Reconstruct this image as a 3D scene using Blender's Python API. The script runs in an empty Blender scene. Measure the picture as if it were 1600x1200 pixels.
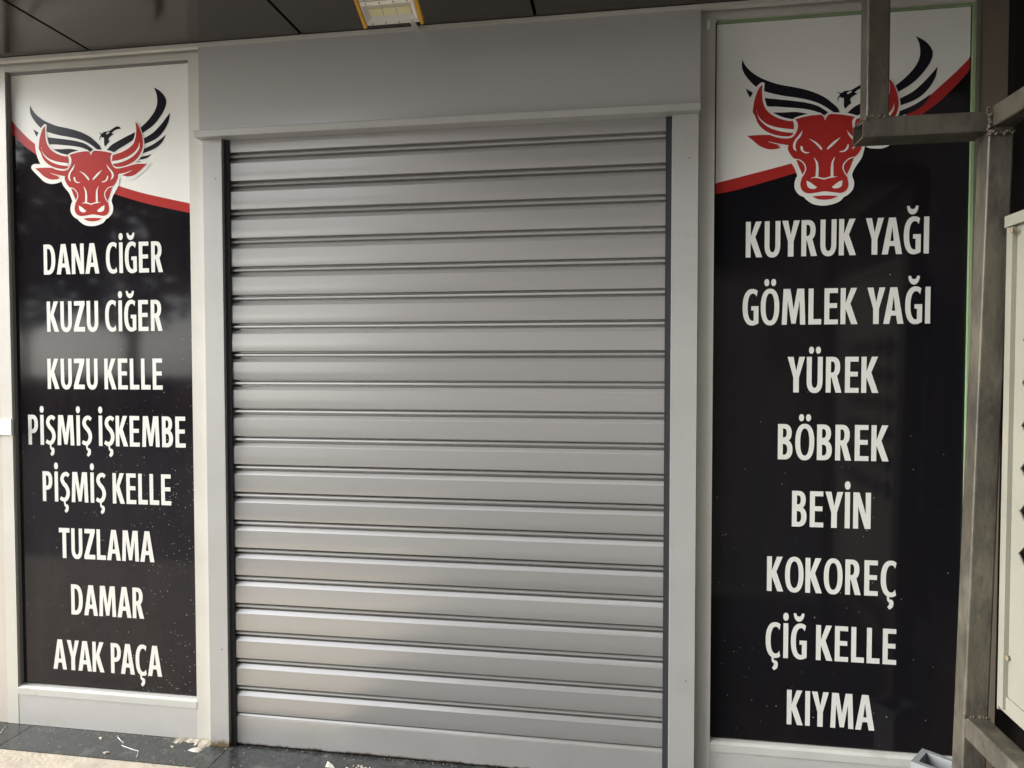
import bpy, bmesh, math, random
from mathutils import Vector, Matrix
from mathutils.geometry import delaunay_2d_cdt
R = math.radians
random.seed(7)
scene = bpy.context.scene
COL = scene.collection

# ------------------------------------------------------------------ camera, sky, sun, exposure
CAM = Vector((0.61982, -2.33153, 1.38523))
YAW, PITCH, ROLL, FPX = 0.155801, -0.030533, 0.000444, 1100.0
def basis():
    cy, sy, cp, sp, cr, sr = (math.cos(YAW), math.sin(YAW), math.cos(PITCH), math.sin(PITCH), math.cos(ROLL), math.sin(ROLL))
    Rz = Matrix(((cy, -sy, 0), (sy, cy, 0), (0, 0, 1)))
    Rx = Matrix(((1, 0, 0), (0, cp, -sp), (0, sp, cp)))
    Ry = Matrix(((cr, 0, sr), (0, 1, 0), (-sr, 0, cr)))
    return Rz @ Rx @ Ry
BM = basis()
cam = bpy.data.cameras.new('camera'); camo = bpy.data.objects.new('camera', cam); COL.objects.link(camo)
cam.sensor_width = 36; cam.lens = FPX / 1600 * 36; cam.clip_start = .02; cam.clip_end = 500
rt, fw, up = BM.col[0], BM.col[1], BM.col[2]
M4 = Matrix((( rt.x, up.x, -fw.x, CAM.x), (rt.y, up.y, -fw.y, CAM.y), (rt.z, up.z, -fw.z, CAM.z), (0, 0, 0, 1)))
camo.matrix_world = M4
scene.camera = camo

SUN_EL, SUN_AZ = R(24), R(257)      # azimuth of the sun measured from +Y clockwise
world = bpy.data.worlds.new('World'); scene.world = world; world.use_nodes = True
nt = world.node_tree; bg = nt.nodes['Background']
sky = nt.nodes.new('ShaderNodeTexSky'); sky.sky_type = 'NISHITA'; sky.sun_disc = False
sky.sun_elevation = SUN_EL; sky.sun_rotation = SUN_AZ; sky.dust_density = 1.0; sky.ozone_density = 0.6; sky.air_density = 0.8
hs = nt.nodes.new('ShaderNodeHueSaturation'); hs.inputs['Saturation'].default_value = .2      # hazy, almost white overcast
nt.links.new(sky.outputs[0], hs.inputs['Color']); nt.links.new(hs.outputs[0], bg.inputs[0]); bg.inputs[1].default_value = 0.135
sun = bpy.data.lights.new('sun', 'SUN'); suno = bpy.data.objects.new('sun', sun); COL.objects.link(suno)
sun.energy = 1.6; sun.angle = R(46); sun.color = (1, .975, .92)
sd = Vector((math.sin(SUN_AZ) * math.cos(SUN_EL), math.cos(SUN_AZ) * math.cos(SUN_EL), math.sin(SUN_EL)))
suno.rotation_euler = sd.to_track_quat('Z', 'Y').to_euler(); suno.location = (0, -6, 8)
vs = scene.view_settings
vs.view_transform = 'Standard'; vs.look = 'None'; vs.exposure = 2.08; vs.gamma = 1

# ------------------------------------------------------------------ helpers
def ray(px, py): return BM @ Vector(((px - 800) / FPX, 1, -(py - 600) / FPX))
def at(px, py, y):                     # where a sight line of the survey photo meets the plane y
    d = ray(px, py); return CAM + d * ((y - CAM.y) / d.y)
def atx(px, py, x):
    d = ray(px, py); return CAM + d * ((x - CAM.x) / d.x)
def atz(px, py, z):
    d = ray(px, py); return CAM + d * ((z - CAM.z) / d.z)

def tag(o, label=None, cat=None, group=None, kind=None):
    if label: o['label'] = label
    if cat: o['category'] = cat
    if group: o['group'] = group
    if kind: o['kind'] = kind
    return o
def thing(name, label, cat, loc=(0, 0, 0), group=None):
    o = bpy.data.objects.new(name, None); COL.objects.link(o); o.location = loc; o.empty_display_size = .1
    return tag(o, label, cat, group)
def link(name, me, m, parent=None):
    o = bpy.data.objects.new(name, me); COL.objects.link(o)
    if m is not None:
        me.materials.clear(); me.materials.append(m)
    if parent is not None:
        o.parent = parent; o.matrix_parent_inverse = Matrix.Translation(-Vector(parent.location))
    return o
def obj(name, bm, m, parent=None, bevel=0, seg=2, smooth=False):
    if bevel:
        bmesh.ops.bevel(bm, geom=[e for e in bm.edges if e.is_manifold and e.calc_face_angle(0) > .5], offset=bevel, segments=seg, affect='EDGES', clamp_overlap=True)
    bmesh.ops.recalc_face_normals(bm, faces=bm.faces)
    me = bpy.data.meshes.new(name); bm.to_mesh(me); bm.free()
    if smooth:
        for p in me.polygons: p.use_smooth = True
        me.set_sharp_from_angle(angle=R(35))
    return link(name, me, m, parent)
def box(bm, x0, x1, y0, y1, z0, z1):
    v = [bm.verts.new((x, y, z)) for x in (x0, x1) for y in (y0, y1) for z in (z0, z1)]
    for f in ((0, 1, 3, 2), (4, 6, 7, 5), (0, 4, 5, 1), (2, 3, 7, 6), (0, 2, 6, 4), (1, 5, 7, 3)): bm.faces.new([v[i] for i in f])
    return v
def bx(*a):
    bm = bmesh.new(); box(bm, *a); return bm
def prism_x(prof, x0, x1, closed=True):     # profile (y,z) swept along x
    bm = bmesh.new()
    a = [bm.verts.new((x0, y, z)) for y, z in prof]; b = [bm.verts.new((x1, y, z)) for y, z in prof]
    n = len(prof)
    for i in range(n if closed else n - 1):
        j = (i + 1) % n; bm.faces.new((a[i], a[j], b[j], b[i]))
    if closed: bm.faces.new(a); bm.faces.new(b)
    return bm
def tube(bm, pts, r, n=8, caps=True):
    rings = []
    for i, p in enumerate(pts):
        p = Vector(p); d = (Vector(pts[min(i + 1, len(pts) - 1)]) - Vector(pts[max(i - 1, 0)])).normalized()
        u = d.orthogonal().normalized(); w = d.cross(u)
        rr = r[i] if isinstance(r, (list, tuple)) else r
        rings.append([bm.verts.new(p + (u * math.cos(2 * math.pi * k / n) + w * math.sin(2 * math.pi * k / n)) * rr) for k in range(n)])
    for a, b in zip(rings, rings[1:]):
        for k in range(n): bm.faces.new((a[k], a[(k + 1) % n], b[(k + 1) % n], b[k]))
    if caps: bm.faces.new(rings[0]); bm.faces.new(rings[-1])
def sqtube(p0, p1, w, u, wall=.004, hollow0=False, hollow1=False, dv=None):
    """square steel tube from p0 to p1, w wide; u = one cross axis"""
    bm = bmesh.new(); p0, p1 = Vector(p0), Vector(p1); d = (p1 - p0).normalized(); u = Vector(u); u = (u - d * u.dot(d)).normalized(); v = d.cross(u); dv = dv or w
    rr = w * .09; o = []
    for sx, sy, a0 in ((1, 1, 0), (-1, 1, 90), (-1, -1, 180), (1, -1, 270)):
        for k in range(4):
            a = R(a0 + 30 * k); o.append(u * (sx * (w / 2 - rr) + rr * math.cos(a)) + v * (sy * (dv / 2 - rr) + rr * math.sin(a)))
    ins = [q * ((w - 2 * wall) / w) for q in o]; n = len(o)
    def ring(c, q): return [bm.verts.new(c + x) for x in q]
    A, B = ring(p0, o), ring(p1, o)
    for k in range(n): bm.faces.new((A[k], A[(k + 1) % n], B[(k + 1) % n], B[k]))
    for end, hol, c, dd in ((A, hollow0, p0, d), (B, hollow1, p1, -d)):
        if not hol: bm.faces.new(end)
        else:
            I, J = ring(c, ins), ring(c + dd * .25, ins)
            for k in range(n):
                bm.faces.new((end[k], end[(k + 1) % n], I[(k + 1) % n], I[k])); bm.faces.new((I[k], I[(k + 1) % n], J[(k + 1) % n], J[k]))
            bm.faces.new(J)
    return bm

# ------------------------------------------------------------------ materials
def mat(name, col, rough=.5, metal=0., var=0., vscale=6., rvar=0., bump=0., bscale=40., spec=.5, coat=0., dirt=None, dirt_lo=.55, dirt_hi=.7, dirt_scale=12., stretch=(1, 1, 1), each=False):
    m = bpy.data.materials.new(name); m.use_nodes = True; n = m.node_tree.nodes; l = m.node_tree.links
    b = n['Principled BSDF']; b.inputs['Roughness'].default_value = rough; b.inputs['Metallic'].default_value = metal
    b.inputs['Specular IOR Level'].default_value = spec
    b.inputs['Coat Weight'].default_value = coat; b.inputs['Coat Roughness'].default_value = .08
    tc = n.new('ShaderNodeTexCoord'); mp = n.new('ShaderNodeMapping'); l.new(tc.outputs['Object'], mp.inputs[0]); mp.inputs['Scale'].default_value = stretch; mp.inputs['Location'].default_value = (3.37, 1.71, 5.23); mp.inputs['Rotation'].default_value = (.31, .22, .17)
    c4 = (*col, 1); src = None
    if var or rvar:
        tx = n.new('ShaderNodeTexNoise'); tx.inputs['Scale'].default_value = vscale; tx.inputs['Detail'].default_value = 6; tx.inputs['Roughness'].default_value = .6
        l.new(mp.outputs[0], tx.inputs[0])
    if var:
        cr = n.new('ShaderNodeValToRGB'); cr.color_ramp.elements[0].position = .3; cr.color_ramp.elements[1].position = .7
        cr.color_ramp.elements[0].color = (*[c * (1 - var) for c in col], 1); cr.color_ramp.elements[1].color = (*[min(1, c * (1 + var)) for c in col], 1)
        l.new(tx.outputs[0], cr.inputs[0]); src = cr.outputs[0]
    if dirt:
        t2 = n.new('ShaderNodeTexNoise'); t2.inputs['Scale'].default_value = dirt_scale; t2.inputs['Detail'].default_value = 8; t2.inputs['Roughness'].default_value = .7
        l.new(mp.outputs[0], t2.inputs[0])
        r2 = n.new('ShaderNodeValToRGB'); r2.color_ramp.elements[0].position = dirt_lo; r2.color_ramp.elements[1].position = dirt_hi
        l.new(t2.outputs[0], r2.inputs[0])
        mx = n.new('ShaderNodeMix'); mx.data_type = 'RGBA'; l.new(r2.outputs[0], mx.inputs[0])
        if src: l.new(src, mx.inputs[6])
        else: mx.inputs[6].default_value = c4
        mx.inputs[7].default_value = (*dirt, 1); src = mx.outputs[2]
    if each:      # every copy a slightly different tone
        oi = n.new('ShaderNodeObjectInfo'); ce = n.new('ShaderNodeValToRGB'); l.new(oi.outputs['Random'], ce.inputs[0]); src = ce.outputs[0]
        ce.color_ramp.elements[0].color = (*[c * .93 for c in col], 1); ce.color_ramp.elements[1].color = (*[c * 1.05 for c in col], 1)
    if src: l.new(src, b.inputs['Base Color'])
    else: b.inputs['Base Color'].default_value = c4
    if rvar:
        mr = n.new('ShaderNodeMapRange'); mr.inputs[3].default_value = max(.02, rough - rvar); mr.inputs[4].default_value = rough + rvar
        mr.inputs[1].default_value = .3; mr.inputs[2].default_value = .7
        l.new(tx.outputs[0], mr.inputs[0]); l.new(mr.outputs[0], b.inputs['Roughness'])
    if bump:
        t3 = n.new('ShaderNodeTexNoise'); t3.inputs['Scale'].default_value = bscale; t3.inputs['Detail'].default_value = 5
        l.new(mp.outputs[0], t3.inputs[0]); bp = n.new('ShaderNodeBump'); bp.inputs['Strength'].default_value = bump; bp.inputs['Distance'].default_value = .01
        l.new(t3.outputs[0], bp.inputs['Height']); l.new(bp.outputs[0], b.inputs['Normal'])
    return m

def add_edge_rust(m, z0, z1, col=(.09, .05, .03), scale=25.):
    """rust and grime creeping up from a lower edge (object z), broken up by noise"""
    n = m.node_tree.nodes; l = m.node_tree.links; b = n['Principled BSDF']
    tc = n.new('ShaderNodeTexCoord'); sp = n.new('ShaderNodeSeparateXYZ'); l.new(tc.outputs['Object'], sp.inputs[0])
    mr = n.new('ShaderNodeMapRange'); mr.inputs[1].default_value = z0; mr.inputs[2].default_value = z1; mr.inputs[3].default_value = 1; mr.inputs[4].default_value = 0
    l.new(sp.outputs[2], mr.inputs[0])
    t = n.new('ShaderNodeTexNoise'); t.inputs['Scale'].default_value = scale; t.inputs['Detail'].default_value = 8; t.inputs['Roughness'].default_value = .7; l.new(tc.outputs['Object'], t.inputs[0])
    ma = n.new('ShaderNodeMath'); ma.operation = 'ADD'; l.new(mr.outputs[0], ma.inputs[0]); l.new(t.outputs[0], ma.inputs[1])
    cr = n.new('ShaderNodeValToRGB'); cr.color_ramp.elements[0].position = 1.02; cr.color_ramp.elements[1].position = 1.12
    # ramp positions are clamped at one, so bring the sum into range first
    sc = n.new('ShaderNodeMath'); sc.operation = 'MULTIPLY'; sc.inputs[1].default_value = .5; l.new(ma.outputs[0], sc.inputs[0])
    cr.color_ramp.elements[0].position = .56; cr.color_ramp.elements[1].position = .68; l.new(sc.outputs[0], cr.inputs[0])
    mx = n.new('ShaderNodeMix'); mx.data_type = 'RGBA'; l.new(cr.outputs[0], mx.inputs[0])
    s = b.inputs['Base Color']
    if s.links: l.new(s.links[0].from_socket, mx.inputs[6])
    else: mx.inputs[6].default_value = s.default_value
    mx.inputs[7].default_value = (*col, 1); l.new(mx.outputs[2], s)

def add_specks(m, dens, scale=60., lo=.05, hi=.08, col=(.55, .53, .5), zfade=None, xfade=None):
    """dried splashes: tiny pale dots"""
    n = m.node_tree.nodes; l = m.node_tree.links; b = n['Principled BSDF']
    tc = n.new('ShaderNodeTexCoord'); v = n.new('ShaderNodeTexVoronoi'); v.inputs['Scale'].default_value = scale; l.new(tc.outputs['Object'], v.inputs[0])
    ns = n.new('ShaderNodeTexNoise'); ns.inputs['Scale'].default_value = 3.5; ns.inputs['Detail'].default_value = 4; l.new(tc.outputs['Object'], ns.inputs[0])
    wn = n.new('ShaderNodeSeparateColor'); l.new(v.outputs['Color'], wn.inputs[0])
    # a cell carries a dot only where its random number is under the local density
    th = n.new('ShaderNodeMapRange'); th.inputs[1].default_value = .4; th.inputs[2].default_value = .75; th.inputs[3].default_value = dens * .1; th.inputs[4].default_value = dens
    l.new(ns.outputs[0], th.inputs[0]); dsock = th.outputs[0]
    if zfade:
        sp = n.new('ShaderNodeSeparateXYZ'); l.new(tc.outputs['Object'], sp.inputs[0])
        zr = n.new('ShaderNodeMapRange'); zr.inputs[1].default_value = zfade[0]; zr.inputs[2].default_value = zfade[1]; zr.inputs[3].default_value = 1; zr.inputs[4].default_value = .05
        l.new(sp.outputs[2], zr.inputs[0]); mm = n.new('ShaderNodeMath'); mm.operation = 'MULTIPLY'; l.new(dsock, mm.inputs[0]); l.new(zr.outputs[0], mm.inputs[1]); dsock = mm.outputs[0]
    if xfade:
        xr = n.new('ShaderNodeMapRange'); xr.inputs[1].default_value = xfade[0]; xr.inputs[2].default_value = xfade[1]; xr.inputs[3].default_value = .06; xr.inputs[4].default_value = 1
        l.new(sp.outputs[0], xr.inputs[0]); m2 = n.new('ShaderNodeMath'); m2.operation = 'MULTIPLY'; l.new(dsock, m2.inputs[0]); l.new(xr.outputs[0], m2.inputs[1]); dsock = m2.outputs[0]
    lt = n.new('ShaderNodeMath'); lt.operation = 'LESS_THAN'; l.new(wn.outputs[0], lt.inputs[0]); l.new(dsock, lt.inputs[1])
    rr = n.new('ShaderNodeMapRange'); rr.inputs[3].default_value = lo * .4; rr.inputs[4].default_value = hi * 2.4; l.new(wn.outputs[1], rr.inputs[0])
    ld = n.new('ShaderNodeMath'); ld.operation = 'LESS_THAN'; l.new(v.outputs['Distance'], ld.inputs[0]); l.new(rr.outputs[0], ld.inputs[1])
    an = n.new('ShaderNodeMath'); an.operation = 'MULTIPLY'; l.new(lt.outputs[0], an.inputs[0]); l.new(ld.outputs[0], an.inputs[1])
    fa = n.new('ShaderNodeMath'); fa.operation = 'MULTIPLY'; l.new(an.outputs[0], fa.inputs[0]); l.new(wn.outputs[2], fa.inputs[1])
    mx = n.new('ShaderNodeMix'); mx.data_type = 'RGBA'; l.new(fa.outputs[0], mx.inputs[0])
    s = b.inputs['Base Color']
    if s.links: l.new(s.links[0].from_socket, mx.inputs[6])
    else: mx.inputs[6].default_value = s.default_value
    mx.inputs[7].default_value = (*col, 1); l.new(mx.outputs[2], s)

M = {}
M['slat'] = mat('silver_grey_slat_paint', (.445, .441, .430), .27, .5, each=True)
M['bar'] = mat('silver_grey_bar_paint', (.44, .437, .428), .30, .4, var=.06, vscale=4)
M['hood'] = mat('grey_hood_paint', (.54, .535, .52), .25, .30)
M['rail'] = mat('grey_rail_paint', (.42, .42, .405), .36, .15, var=.05, vscale=5, dirt=(.36, .34, .28), dirt_lo=.6, dirt_hi=.8, dirt_scale=9)
M['brush'] = mat('black_brush_seal', (.02, .021, .025), .8)
M['alu'] = mat('cream_white_aluminium', (.55, .538, .49), .38, .0, var=.05, vscale=5, dirt=(.5, .46, .36), dirt_lo=.58, dirt_hi=.85, dirt_scale=7)
M['kick'] = mat('grey_white_kick_panel', (.47, .465, .45), .42, .05, var=.05, vscale=4, dirt=(.42, .39, .33), dirt_lo=.57, dirt_hi=.8, dirt_scale=9)
M['seal'] = mat('grey_gasket', (.17, .175, .165), .5)
M['sill'] = mat('grey_sill', (.50, .50, .47), .42, var=.05, vscale=6, dirt=(.36, .35, .31), dirt_lo=.56, dirt_hi=.8, dirt_scale=11)
M['glass_edge'] = mat('green_film_edge', (.22, .32, .17), .3)
M['panel'] = mat('glossy_black_print', (.010, .009, .012), .06, spec=.36, rvar=.02, vscale=3, dirt=(.020, .015, .016), dirt_lo=.45, dirt_hi=.75, dirt_scale=3.2, stretch=(1.4, 1, .45))
M['panel_right'] = mat('glossy_black_print_clean_dim', (.008, .0075, .0095), .10, spec=.25, rvar=.02, vscale=3, dirt=(.016, .011, .011), dirt_lo=.48, dirt_hi=.75, dirt_scale=3., stretch=(1.4, 1, .45))  # fewer splashes than the left; specular also lowered to dim its reflections
M['white'] = mat('printed_off_white', (.80, .80, .76), .22, spec=.3, var=.015, vscale=3)
M['letter'] = mat('white_lettering', (.70, .70, .665), .3)
M['red'] = mat('printed_red', (.40, .030, .026), .22, spec=.25, var=.05, vscale=5)
M['black'] = mat('printed_black', (.014, .013, .018), .15, spec=.3)
M['soffit'] = mat('dark_brown_composite_panel', (.060, .052, .044), .16, .35, var=.06, vscale=2, rvar=.04)
M['joint'] = mat('black_joint', (.008, .008, .008), .9)
M['yellow'] = mat('yellow_powder_coat', (.75, .40, .018), .38, var=.05, vscale=20)
M['lamp_grey'] = mat('grey_cast_aluminium', (.50, .49, .46), .42, .3, var=.08, vscale=25)
M['lamp_dark'] = mat('dark_cast_housing', (.03, .03, .03), .5)
M['reflect'] = mat('satin_reflector', (.66, .64, .58), .3, .3)
M['led'] = mat('yellow_phosphor', (.68, .63, .36), .5)
M['steel'] = mat('weathered_steel_tube', (.092, .082, .062), .5, .15, var=.4, vscale=9, rvar=.12, bump=.2, bscale=70, dirt=(.045, .040, .033), dirt_lo=.46, dirt_hi=.66, dirt_scale=10, stretch=(1, 1, .55))
M['weld'] = mat('rough_weld', (.095, .08, .06), .75, .1, var=.3, vscale=60, bump=.8, bscale=120)
M['sheet'] = mat('cream_painted_sheet', (.235, .23, .19), .42, var=.07, vscale=4, dirt=(.42, .34, .2), dirt_lo=.62, dirt_hi=.8, dirt_scale=9)
M['bolt'] = mat('rusty_bolt', (.25, .2, .13), .6, .3, var=.3, vscale=80)
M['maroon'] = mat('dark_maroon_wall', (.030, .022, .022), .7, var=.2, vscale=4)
M['brown'] = mat('brown_pier_paint', (.165, .138, .105), .55, var=.1, vscale=3)
M['wall'] = mat('cream_wall_paint', (.50, .465, .41), .7, var=.05, vscale=3, bump=.08, bscale=60, dirt=(.5, .42, .33), dirt_lo=.6, dirt_hi=.85, dirt_scale=4)
M['facade'] = mat('upper_wall_render', (.5, .47, .42), .8, var=.08, vscale=2)
M['plastic_white'] = mat('white_plastic', (.76, .76, .73), .4)
M['granite'] = mat('black_granite', (.040, .043, .043), .2, var=.35, vscale=45, rvar=.1, spec=.55, dirt=(.17, .17, .155), dirt_lo=.55, dirt_hi=.8, dirt_scale=9)
M['pave'] = mat('beige_pavement', (.47, .41, .33), .8, var=.25, vscale=9, bump=.3, bscale=70, dirt=(.55, .49, .40), dirt_lo=.5, dirt_hi=.7, dirt_scale=14)
M['asphalt'] = mat('pale_concrete_pavers', (.14, .137, .13), .85, var=.2, vscale=3)
M['kerb'] = mat('kerb_stone', (.34, .33, .31), .8, var=.15, vscale=6)
M['tub'] = mat('blue_grey_tub_plastic', (.235, .25, .26), .4, var=.05, vscale=9)
M['tub_in'] = mat('tub_inside', (.10, .11, .11), .5)
M['paper'] = mat('torn_paper', (.50, .49, .44), .8, var=.15, vscale=30)
M['thread'] = mat('white_thread', (.75, .73, .68), .8)
M['crumb'] = mat('plaster_crumbs', (.38, .34, .275), .9, var=.25, vscale=60)
M['leaf'] = mat('dark_leaves', (.045, .075, .03), .6, var=.3, vscale=3)
M['bark'] = mat('bark', (.12, .09, .06), .9, var=.3, vscale=10)
M['far_wall'] = mat('far_building_render', (.34, .27, .235), .85, var=.08, vscale=1)
M['far_pale'] = mat('far_pale_render', (.55, .47, .42), .85, var=.08, vscale=1)
M['far_glass'] = mat('far_window_glass', (.03, .035, .04), .1)
add_specks(M['granite'], .25, 90, .1, .14, col=(.42, .4, .35))
add_specks(M['panel'], 1.1, 105, .06, .1, zfade=(.95, 1.5), xfade=(-1.45, -.95))
add_specks(M['panel_right'], .10, 105, .05, .1, zfade=(.8, 1.3))
add_edge_rust(M['bar'], .009, .034, (.075, .055, .04), 40.)
add_edge_rust(M['rail'], .0, .10, (.16, .11, .05), 18)

# ------------------------------------------------------------------ flat print tools
def smooth(pts, n=5):
    """closed outline through pts; a third element marks a sharp corner"""
    P = [Vector(p[:2]) for p in pts]; K = [len(p) > 2 for p in pts]; N = len(P); out = []
    for i in range(N):
        a, b = P[i], P[(i + 1) % N]; p0, p3 = P[i - 1], P[(i + 2) % N]
        L = (b - a).length
        t0 = (b - p0) * .5 if not K[i] else (b - a); t1 = (p3 - a) * .5 if not K[(i + 1) % N] else (b - a)
        if t0.length > 0: t0 = t0.normalized() * min(L, t0.length)
        if t1.length > 0: t1 = t1.normalized() * min(L, t1.length)
        for k in range(n):
            t = k / n; h1 = 2 * t**3 - 3 * t**2 + 1; h2 = t**3 - 2 * t**2 + t; h3 = -2 * t**3 + 3 * t**2; h4 = t**3 - t**2
            out.append(a * h1 + t0 * h2 + b * h3 + t1 * h4)
    return out
def spline_open(pts, n=8):
    P = [Vector(p) for p in pts]; out = []
    for i in range(len(P) - 1):
        a, b = P[i], P[i + 1]; p0 = P[i - 1] if i else a; p3 = P[i + 2] if i + 2 < len(P) else b
        for k in range(n):
            t = k / n
            out.append(.5 * ((2 * a) + (b - p0) * t + (2 * p0 - 5 * a + 4 * b - p3) * t**2 + (3 * a - p0 - 3 * b + p3) * t**3))
    return out + [P[-1]]
def stroke(pts, ws, n=8):
    c = spline_open(pts, n); m = len(c); L, Rr = [], []
    for i, p in enumerate(c):
        d = (c[min(i + 1, m - 1)] - c[max(i - 1, 0)]).normalized(); q = Vector((-d.y, d.x))
        f = i / (m - 1) * (len(ws) - 1); k = min(int(f), len(ws) - 2); w = ws[k] + (ws[k + 1] - ws[k]) * (f - k)
        L.append(p + q * w / 2); Rr.append(p - q * w / 2)
    return L + Rr[::-1]
def inside(p, poly):
    c = False; n = len(poly); x, y = p; j = n - 1
    for i in range(n):
        a, b = poly[i], poly[j]
        if (a[1] > y) != (b[1] > y) and x < (b[0] - a[0]) * (y - a[1]) / (b[1] - a[1]) + a[0]: c = not c
        j = i
    return c
def fill(pieces, fn, bm=None):
    """union of pieces (each a list of contours, even-odd) as one flat mesh; fn maps 2D to 3D"""
    bm = bm or bmesh.new(); V, Ed = [], []
    for pc in pieces:
        for ct in pc:
            s = len(V); V += [Vector(p[:2]) for p in ct]; Ed += [(s + i, s + (i + 1) % len(ct)) for i in range(len(ct))]
    vo, eo, fo, _, _, _ = delaunay_2d_cdt(V, Ed, [], 0, 1e-6)
    vv = [None] * len(vo)
    for f in fo:
        c = sum((vo[i] for i in f), Vector((0, 0))) / len(f)
        if any(sum(inside(c, ct) for ct in pc) % 2 for pc in pieces):
            for i in f:
                if vv[i] is None: vv[i] = bm.verts.new(fn(vo[i]))
            try: bm.faces.new([vv[i] for i in f])
            except ValueError: pass
    return bm
def flat(name, pieces, fn, m, parent):
    bm = fill(pieces, fn)
    me = bpy.data.meshes.new(name)
    for f in bm.faces:
        f.normal_update()
        if f.normal.y > 0: f.normal_flip()
    bm.to_mesh(me); bm.free()
    return link(name, me, m, parent)

# ------------------------------------------------------------------ condensed bold capitals, cap height 1
def arc(cx, cy, rx, ry, a0, a1, n=14, e=2.3):
    out = []
    for k in range(n + 1):
        a = R(a0 + (a1 - a0) * k / n); c, s = math.cos(a), math.sin(a)
        out.append((cx + rx * math.copysign(abs(c)**(2 / e), c), cy + ry * math.copysign(abs(s)**(2 / e), s)))
    return out
S = .150
def rect(x0, x1, y0, y1): return [(x0, y0), (x1, y0), (x1, y1), (x0, y1)]
def bowl(y0, y1, xc, rx, t, wi):
    cy, ry = (y0 + y1) / 2, (y1 - y0) / 2
    return [[(0, y0), (0, y1)] + arc(xc, cy, rx, ry, 90, -90), [(S, y0 + t), (S, y1 - t)] + arc(xc - .01, cy, rx - wi + .01, ry - t, 90, -90)]
def g_c(): return [[arc(.30, .5, .30, .515, 60, 300, 26) + arc(.315, .5, .16, .385, 312, 48, 22)]], .475
GL = {
 'I': lambda: ([[rect(0, S, 0, 1)]], S),
 'L': lambda: ([[[(0, 0), (0, 1), (S, 1), (S, .15), (.39, .15), (.39, 0)]]], .39),
 'E': lambda: ([[[(0, 0), (0, 1), (.40, 1), (.40, .865), (S, .865), (S, .585), (.38, .585), (.38, .452), (S, .452), (S, .135), (.41, .135), (.41, 0)]]], .41),
 'T': lambda: ([[[(0, 1), (.47, 1), (.47, .85), (.318, .85), (.318, 0), (.152, 0), (.152, .85), (0, .85)]]], .47),
 'K': lambda: ([[rect(0, S, 0, 1)], [[(.14, .40), (.14, .56), (.305, 1), (.485, 1), (.28, .54)]], [[(.14, .56), (.28, .60), (.51, 0), (.325, 0), (.14, .46)]]], .505),
 'N': lambda: ([[[(0, 0), (0, 1), (.18, 1), (.375, .40), (.365, 1), (.52, 1), (.52, 0), (.35, 0), (.145, .62), (.155, 0)]]], .52),
 'M': lambda: ([[[(0, 0), (.045, 1), (.255, 1), (.36, .42), (.465, 1), (.675, 1), (.72, 0), (.56, 0), (.54, .68), (.425, .03), (.295, .03), (.175, .68), (.155, 0)]]], .72),
 'A': lambda: ([[[(0, 0), (.195, 1), (.395, 1), (.59, 0), (.415, 0), (.37, .225), (.22, .225), (.175, 0)], [(.243, .36), (.347, .36), (.295, .76)]]], .59),
 'Y': lambda: ([[[(0, 1), (.178, 1), (.265, .60), (.355, 1), (.53, 1), (.35, .42), (.35, 0), (.18, 0), (.18, .42)]]], .53),
 'Z': lambda: ([[[(.02, 1), (.47, 1), (.47, .88), (.20, .15), (.47, .15), (.47, 0), (0, 0), (0, .11), (.265, .85), (.02, .85)]]], .47),
 'U': lambda: ([[[(0, 1)] + arc(.24, .33, .24, .345, 180, 360, 18) + [(.48, 1), (.48 - S, 1)] + arc(.24, .33, .24 - S, .20, 360, 180, 14) + [(S, 1)]]], .48),
 'D': lambda: ([bowl(0, 1, .20, .30, .14, .165)], .50),
 'P': lambda: ([bowl(.385, 1, .20, .225, .135, .155), [rect(0, S, 0, .5)]], .425),
 'R': lambda: ([bowl(.43, 1, .20, .225, .13, .155), [rect(0, S, 0, .5)], [[(.16, .46), (.33, .48), (.475, 0), (.295, 0), (.19, .36)]]], .475),
 'B': lambda: ([bowl(.50, 1, .20, .215, .125, .15), bowl(0, .565, .20, .245, .13, .16)], .445),
 'O': lambda: ([[arc(.285, .5, .285, .515, 0, 360, 36)[:-1], arc(.285, .5, .136, .385, 0, 360, 30)[:-1]]], .57),
 'C': g_c,
 'G': lambda: (g_c()[0] + [[[(.345, .06), (.345, .41), (.27, .41), (.27, .53), (.495, .53), (.495, .045), (.42, .01)]]], .495),
 'S': lambda: ([[stroke([(.395, .865), (.29, .93), (.155, .885), (.10, .75), (.165, .615), (.275, .51), (.345, .38), (.345, .23), (.26, .095), (.14, .075), (.02, .13)], [.125, .13, .14, .15, .152, .152, .152, .148, .14, .13, .125])]], .43),
}
def dia(ch, w):
    c = w / 2
    if ch == 'dot': return [[arc(c, 1.185, .085, .115, 0, 360, 18, 2.2)[:-1]]]
    if ch == 'uml': return [[arc(c - .105, 1.185, .075, .10, 0, 360, 16, 2.2)[:-1]], [arc(c + .105, 1.185, .075, .10, 0, 360, 16, 2.2)[:-1]]]
    if ch == 'breve': return [[arc(c, 1.30, .165, .235, 180, 360, 18, 2.1) + arc(c, 1.30, .085, .09, 360, 180, 14, 2.1)]]
    if ch == 'ced': return [[stroke([(c - .01, .03), (c + .0, -.10), (c + .085, -.15), (c + .075, -.26), (c - .0, -.33)], [.07, .07, .12, .13, .09])]]
SPEC = {'\u0130': ('I', 'dot'), '\u011e': ('G', 'breve'), '\u015e': ('S', 'ced'), '\u00c7': ('C', 'ced'), '\u00d6': ('O', 'uml'), '\u00dc': ('U', 'uml')}
SB = {'A': .0, 'Y': .0, 'T': .015, 'K': .02, 'Z': .025, 'L': .035, 'C': .025, 'G': .03, 'O': .025, 'S': .02}
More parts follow.
